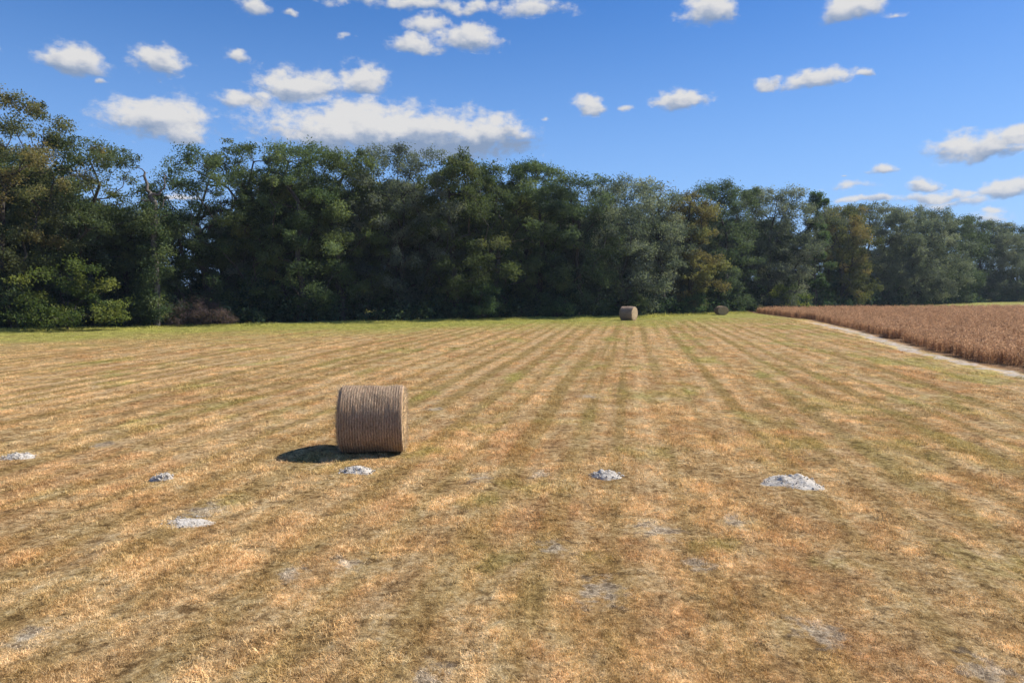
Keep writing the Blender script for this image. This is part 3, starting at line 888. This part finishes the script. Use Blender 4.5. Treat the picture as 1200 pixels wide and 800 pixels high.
def build_trees():
    protos = []
    for k, (px, top, hw, mat, opt, name, label) in enumerate(FRONT):
        back = 4.0 + (k % 3) * 1.6
        if name == 'bare_topped_tree': back = 5
        x, y = at_line(px, back)
        H = top_height(top, y)
        W = hw / FPX * y * (1.18 if name == 'oak_tree' and not 150 < px < 220 else 1.0)
        opt = dict(opt)
        base_n = opt.pop('n', int(np.clip(74 * (W / 5) ** 1.0 * (H / 16), 60, 140)))
        ln = opt.pop('leaf_n', int(44000 * np.clip(W * H / 90, .6, 2.0)))
        r = make_tree(name, 900 + k, H, W, mat, n=base_n, leaf_n=ln, lsize=.076 + .0004 * y, cs=float(np.clip(1.05 * (W / 5) ** .5, .8, 1.5)), loc=(x, y, 0), **opt)
        tag(r, label, 'tree', 'trees along the edge of the field')
        if name == 'oak_tree': protos.append((r, H))
    # the dead snag
    rng = np.random.default_rng(5)
    x, y = at_line(184, .4)
    H = top_height(196, y)
    root = empty('dead_tree', (x, y, 0))
    trunk = [(0, 0, 0), (.1, 0, H * .25), (-.05, .05, H * .48), (.05, 0, H * .62), (.16, 0, H * .72), (.22, 0, H * .78)]
    tg = np.array([(-.45, 0, H * .86), (-1.0, 0, H * .94), (-1.35, .1, H * 1.0), (.7, 0, H * .84), (1.15, .1, H * .89), (1.1, .1, H * .96), (1.0, -.2, H * .76),
                   (1.35, -.1, H * .82), (-.9, .2, H * .80), (-1.5, .3, H * .78), (1.5, -.4, H * .70), (-.6, .1, H * .97)])
    nodes, par, rad = skeleton(rng, trunk, tg, .26, .042)
    V, F = tubes(nodes, par, rad, 8)
    obj('trunk', mesh_np('trunk', V, F, smooth=True), M['snag'], root)
    C = np.array([(rng.normal(0, .7), rng.normal(0, .7), z) for z in np.linspace(H * .08, H * .76, 44)])
    V, F, A = leaves_around(rng, C, rng.uniform(.5, 1.0, 44), np.full(44, 260), .10)
    obj('ivy', mesh_np('ivy', V, F, A), M['oak'], root)
    tag(root, 'dead snag with bare forked branches poking above the crowns at left', 'tree', 'trees along the edge of the field')
    # trees deeper in the wood
    cols = list(np.linspace(-60, 1260, 40))
    for row, (b0, jit) in enumerate(((12, 2.5), (20, 3))):
        for i, px in enumerate(cols):
            p = px + rng.normal(0, 9) + row * 16
            x, y = at_line(p, b0 + rng.uniform(-jit, jit))
            top = np.interp(p, [q[0] for q in FRONT], [q[1] for q in FRONT]) + (38 if row == 0 else 44) + rng.uniform(-8, 24)
            if p < 135: top += 38
            if 135 < p < 300: top += 30
            if 150 < p < 232: top += 40
            src, sh = protos[int(rng.integers(2, len(protos)))]
            want = top_height(top, y)
            s = want / sh
            c = copy_tree(src, (x, y, 0), rng.uniform(0, 6.28), (s * rng.uniform(.9, 1.15),) * 2 + (s,))
            tag(c, 'dark oak deeper in the wood, seen only through gaps in the front trees', 'tree', 'trees deeper in the wood')
    # the wood goes on outside the picture
    for px in (-70, -150, -240, 1245, 1300, 1360):
        x, y = at_line(px, 5)
        src, sh = protos[int(rng.integers(2, len(protos)))]
        s = (18 if px < 0 else 17) / sh
        c = copy_tree(src, (x, y, 0), rng.uniform(0, 6.28), (s, s, s))
        tag(c, 'oak of the same wood standing just beyond the side of the picture', 'tree', 'trees along the edge of the field')

def make_shrub(name, px, py_base, w_px, h_px, mat, label, seed, n=26, leaf_n=3500, lsize=.11, back=0.5, twiggy=False):
    rng = np.random.default_rng(seed)
    x, y = at_line(px, back)
    W, H = w_px / FPX * y / 2, h_px / FPX * y
    T = []
    for _ in range(n):
        a, r = rng.uniform(0, 6.283), math.sqrt(rng.uniform(0, 1))
        z = H * (.12 + .83 * rng.uniform() * math.sqrt(max(.05, 1 - r * r)))
        T.append((W * r * math.cos(a), W * .7 * r * math.sin(a), z))
    T = np.array(T)
    nodes, par, rad = skeleton(rng, [(0, 0, 0), (.03, 0, .2), (0, .03, .45)], T, .09, .014)
    root = empty(name, (x, y, 0))
    V, F = tubes(nodes, par, rad, 5)
    obj('stems', mesh_np('stems', V, F, smooth=True), M['bark'], root)
    cs = rng.uniform(.35, .75, n) * min(1.2, max(.6, W / 2.2))
    V, F, A = leaves_around(rng, T, cs, np.full(n, leaf_n / n), lsize, .7, .1, aspect=.09 if twiggy else .5)
    obj('twigs' if twiggy else 'foliage', mesh_np('foliage', V, F, A), M[mat], root)
    tag(root, label, 'shrub', 'shrubs at the foot of the trees')

def build_under():
    make_shrub('leafy_shrub', 78, 386, 136, 88, 'lime', 'large yellow green shrub under the leftmost oaks', 61, 56, 11000, back=-1.2)
    make_shrub('leafy_shrub', 12, 388, 60, 80, 'oak', 'darker green shrub left of the large yellow green shrub', 62, 30, 4500, back=1.5)
    make_shrub('brush_heap', 234, 384, 76, 34, 'brush', 'purplish grey heap of dead brush at the foot of the oaks', 63, 44, 7500, .16, twiggy=True)
    make_shrub('leafy_shrub', 180, 384, 50, 50, 'under', 'dark shrub between yellow green shrub and purplish dead brush', 64, 24, 3500, back=1.6)
    make_shrub('leafy_shrub', 560, 372, 60, 52, 'fresh', 'green shrub in the shade left of the picture centre', 65, 26, 4200, back=1.2)
    make_shrub('leafy_shrub', 652, 370, 44, 40, 'fresh', 'small blue green shrub in the shade left of the distant pale bale', 66, 22, 3000, back=1.2)
    make_shrub('leafy_shrub', 745, 366, 36, 40, 'olive', 'olive shrub in the shade just behind the distant pale bale', 67, 20, 2800, back=1.2)
    make_shrub('leafy_shrub', 812, 366, 34, 30, 'fresh', 'green shrub below the brown autumn tree', 68, 20, 2800, back=1.0)
    make_shrub('leafy_shrub', 925, 360, 44, 44, 'lime', 'light green shrub at the left corner of the crop', 69, 22, 2800, back=1.0)
    make_shrub('dry_tuft', 893, 364, 14, 7, 'autumn', 'small orange brown dry tuft at the corner of the crop', 70, 14, 1200, .08, back=-1.5)
    # undergrowth in the shade: one mass
    rng = np.random.default_rng(33)
    xs = np.concatenate([rng.uniform(-62, 60, 620), rng.uniform(60, 150, 340), rng.uniform(-62, 60, 330)])
    dp = np.concatenate([rng.uniform(1.6, 11, 960), rng.uniform(9, 18, 330)])
    # width of the wood's front wanders
    dp += 1.2 * (vnoise(xs * .2, 0.0, s=71) - .5)
    hh = rng.uniform(.4, 1, len(xs)) * np.clip(1.2 + dp * .6, 1, 6.5) * (.6 + .8 * vnoise(xs * .25, 3.0, s=72))
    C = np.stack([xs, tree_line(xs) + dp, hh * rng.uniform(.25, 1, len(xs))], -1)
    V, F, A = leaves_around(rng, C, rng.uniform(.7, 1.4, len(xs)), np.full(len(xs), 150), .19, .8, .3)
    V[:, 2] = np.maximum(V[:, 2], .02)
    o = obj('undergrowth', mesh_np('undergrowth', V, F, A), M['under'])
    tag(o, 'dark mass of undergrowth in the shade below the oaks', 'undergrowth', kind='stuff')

# ------------------------------------------------------------------ sky
CLOUDS = [  # px, py, half width, half height, weight
    (84, 70, 42, 22, 1), (124, 92, 11, 7, .8), (184, 76, 29, 21, 1), (278, 68, 18, 11, .9), (192, 142, 64, 28, 1), (215, 160, 40, 14, .9),
    (300, 12, 21, 17, .9), (338, 16, 13, 8, .7), (352, 106, 50, 25, 1), (425, 98, 34, 22, .95), (290, 122, 44, 16, .8), (325, 150, 36, 11, .55),
    (455, 155, 134, 30, 1.05), (505, 173, 116, 20, 1.0, -.85), (1110, 238, 95, 18, .5), (1000, 218, 60, 12, .42), (1165, 258, 70, 14, .5), (572, 160, 48, 24, 1), (390, 156, 72, 23, .95), (548, 48, 40, 18, 1), (490, 56, 42, 13, .85), (510, 8, 150, 15, .7), (620, 12, 50, 18, .8),
    (500, 32, 30, 18, .75), (404, 46, 16, 10, .45), (692, 124, 19, 14, 1), (736, 127, 16, 8, .5), (796, 118, 30, 14, 1), (832, 16, 32, 28, .95),
    (1000, 12, 42, 22, 1), (1050, 18, 25, 10, .4), (905, 98, 19, 9, .9), (955, 93, 40, 11, .95), (1010, 86, 15, 7, .8),
    (1030, 198, 26, 9, .8), (992, 206, 9, 4, .6), (1145, 173, 58, 17, 1), (1194, 160, 26, 13, 1), (1077, 217, 21, 9, .95), (1098, 231, 48, 8, .85), (1024, 234, 44, 7, .8),
    (1180, 222, 34, 15, 1), (1168, 250, 34, 8, .5), (212, 232, 34, 7, .7), (200, 194, 8, 4, .4), (636, 136, 10, 6, .3),
    (1300, 120, 60, 22, 1), (-90, 140, 70, 26, 1), (-60, 40, 50, 18, .9), (1290, 30, 50, 20, .9),
]

def build_world():
    w = bpy.data.worlds.new('World'); S.world = w; w.use_nodes = True
    w.node_tree.nodes.clear(); t = NT(w.node_tree)
    out = t.new('ShaderNodeOutputWorld'); bg = t.new('ShaderNodeBackground')
    sky = t.new('ShaderNodeTexSky'); sky.sky_type = 'NISHITA'; sky.sun_disc = False
    sky.sun_elevation = math.asin(SUN[2]); sky.sun_rotation = math.atan2(SUN[0], SUN[1])
    sky.air_density = 1.0; sky.dust_density = .25; sky.ozone_density = 3.0
    hs = t.new('ShaderNodeHueSaturation'); hs.inputs['Hue'].default_value = .513; hs.inputs['Saturation'].default_value = 1.42; hs.inputs['Value'].default_value = SKYV
    t.l.new(sky.outputs[0], hs.inputs['Color'])
    dirv = t.new('ShaderNodeTexCoord').outputs['Generated']
    x, y, z = t.sep(dirv)
    az = t.math('ARCTAN2', x, y); el = t.math('ARCSINE', z)
    q0 = t.comb(az, el, 0.0)
    def warp(scale, amp, off):
        n = t.new('ShaderNodeTexNoise'); t.put(n.inputs['Vector'], t.vmath('ADD', t.vmath('MULTIPLY', q0, (1, 1.25, 1)), (off, 0, 0)))
        n.inputs['Scale'].default_value = scale; n.inputs['Detail'].default_value = 3
        return t.vmath('MULTIPLY', t.vmath('SUBTRACT', n.outputs['Color'], (.5, .5, .5)), (amp, amp * .7, 0))
    q = t.vmath('ADD', q0, t.vmath('ADD', warp(16, .045, 0), warp(55, .014, 3.3)))
    best, sv, sw = None, None, None
    for px, py, hw, hh, wt, *more in CLOUDS:
        d = ray(px, py); a0, e0 = math.atan2(d[0], d[1]), math.asin(d[2])
        d1 = ray(px + hw, py); d2 = ray(px, py - hh)
        ka, ke = 1 / (abs(math.atan2(d1[0], d1[1]) - a0) * 1.26), 1 / ((math.asin(d2[2]) - e0) * 1.30)
        uv = t.vmath('MULTIPLY_ADD', q, (ka, ke, 0), (-a0 * ka, -e0 * ke, 0))
        _, v, _ = t.sep(uv)
        lo = t.math('MINIMUM', v, 0.0)
        m = t.math('SUBTRACT', wt, t.vmath('LENGTH', t.vmath('ADD', uv, t.comb(0.0, t.math('MULTIPLY', lo, .45))), out='v'))
        mp = t.math('MAXIMUM', m, 0.0)
        best = m if best is None else t.math('MAXIMUM', best, m)
        pv = t.math('MULTIPLY', mp, t.math('ADD', t.math('MULTIPLY', v, .55 + hh / 60.0), more[0] if more else 0.0))
        sv = pv if sv is None else t.math('ADD', sv, pv)
        sw = mp if sw is None else t.math('ADD', sw, mp)
    qn = t.vmath('MULTIPLY', q0, (1, 1.5, 1))
    n1 = t.noise(qn, 26, 7, .62)
    n1b = t.noise(t.vmath('ADD', qn, (.010, .016, 0)), 26, 7, .62)
    n2 = t.noise(qn, 75, 4, .55)
    dens = t.math('ADD', best, t.math('ADD', t.math('MULTIPLY', t.math('SUBTRACT', n1, .50), 1.15), t.math('MULTIPLY', t.math('SUBTRACT', n2, .5), .65)))
    cov = t.step(dens, -.02, .54)
    vv = t.math('DIVIDE', sv, t.math('MAXIMUM', sw, .05))
    lit = t.math('ADD', t.math('MULTIPLY', t.math('SUBTRACT', n1, n1b), 1.5), t.math('ADD', t.math('MULTIPLY', vv, 1.7), .66))
    k = CLK
    cc = t.ramp(lit, [(.0, (.33 * k, .44 * k, .64 * k)), (.35, (.52 * k, .60 * k, .75 * k)), (.62, (.80 * k, .82 * k, .88 * k)), (.95, (1.0 * k, .985 * k, .97 * k))])
    cc = t.vmath('SCALE', cc); cc.node.inputs['Scale'].default_value = CLS
    low = t.step(el, .0, .16, .80, .96)
    blue = t.mix(t.step(el, -.05, .45, .85, .12), hs.outputs[0], (1.75, 3.15, 6.0))
    c = t.mix(t.math('MULTIPLY', cov, low), blue, cc)
    t.l.new(c, bg.inputs[0]); bg.inputs[1].default_value = .1
    t.l.new(bg.outputs[0], out.inputs[0])
    w.cycles.sampling_method = 'MANUAL'; w.cycles.sample_map_resolution = 512

SKYV, CLK, CLS = .68, 1.0, 4.4

def build_haze():
    m, t, out = material('air')
    v = t.new('ShaderNodeVolumePrincipled')
    v.inputs['Color'].default_value = (.72, .86, 1, 1); v.inputs['Density'].default_value = .00017; v.inputs['Anisotropy'].default_value = .2
    t.l.new(v.outputs[0], out.inputs['Volume'])
    V = [(x, y, z) for z in (-1.2, 27) for y in (-60, 300) for x in (-160, 260)]
    F = np.array([(0, 2, 3, 1), (4, 5, 7, 6), (0, 1, 5, 4), (2, 6, 7, 3), (0, 4, 6, 2), (1, 3, 7, 5)])
    tag(obj('haze', mesh_np('haze', V, F), m), 'thin bluish air over the field', 'haze', kind='stuff')

# ------------------------------------------------------------------ go
build_world()
build_ground(); build_path()
bx, by = gpt(437.5, 528)
build_bale((bx, by + .05), R(5.0), 1.35, 1.44, 1.0, 'weathered round hay bale casting a shadow, by far the nearest of the three', 11, (1.2, 1.07, .95))
bx, by = gpt(737, 375.5)
build_bale((bx, by + .3), R(-36), 1.45, 1.55, 1.0, 'distant round hay bale with its pale sunlit end, middle one of three', 12, (.95, .9, .92), False)
bx, by = gpt(846, 369)
build_bale((bx, by + .3), R(-82), 1.15, 1.5, .78, 'slumped dark hay bale, farthest and smallest, below the autumn tree', 13, (.8, .72, .68), False)
build_mounds()
build_grass(); build_crop()
build_trees(); build_under(); build_haze()

sun = bpy.data.lights.new('sun', 'SUN'); sun.energy = 4.2; sun.angle = R(.53); sun.color = (1, .955, .88)
so = bpy.data.objects.new('sun', sun); COL.objects.link(so)
import mathutils
so.rotation_euler = mathutils.Vector(SUN).to_track_quat('Z', 'Y').to_euler()

cam = bpy.data.cameras.new('camera'); cam.sensor_width = 36; cam.lens = 24; cam.clip_end = 12000; cam.clip_start = .05
co = bpy.data.objects.new('camera', cam); COL.objects.link(co)
co.location = (0, 0, CAM_H); co.rotation_euler = (math.pi / 2 - PITCH, 0, 0)
S.camera = co
S.render.resolution_x, S.render.resolution_y = 1024, 682
vs = S.view_settings
vs.view_transform = 'Standard'; vs.look = 'None'; vs.gamma = 1; vs.use_curve_mapping = False; vs.exposure = .8
S.cycles.use_denoising = True
S.cycles.max_bounces = 5; S.cycles.transparent_max_bounces = 6
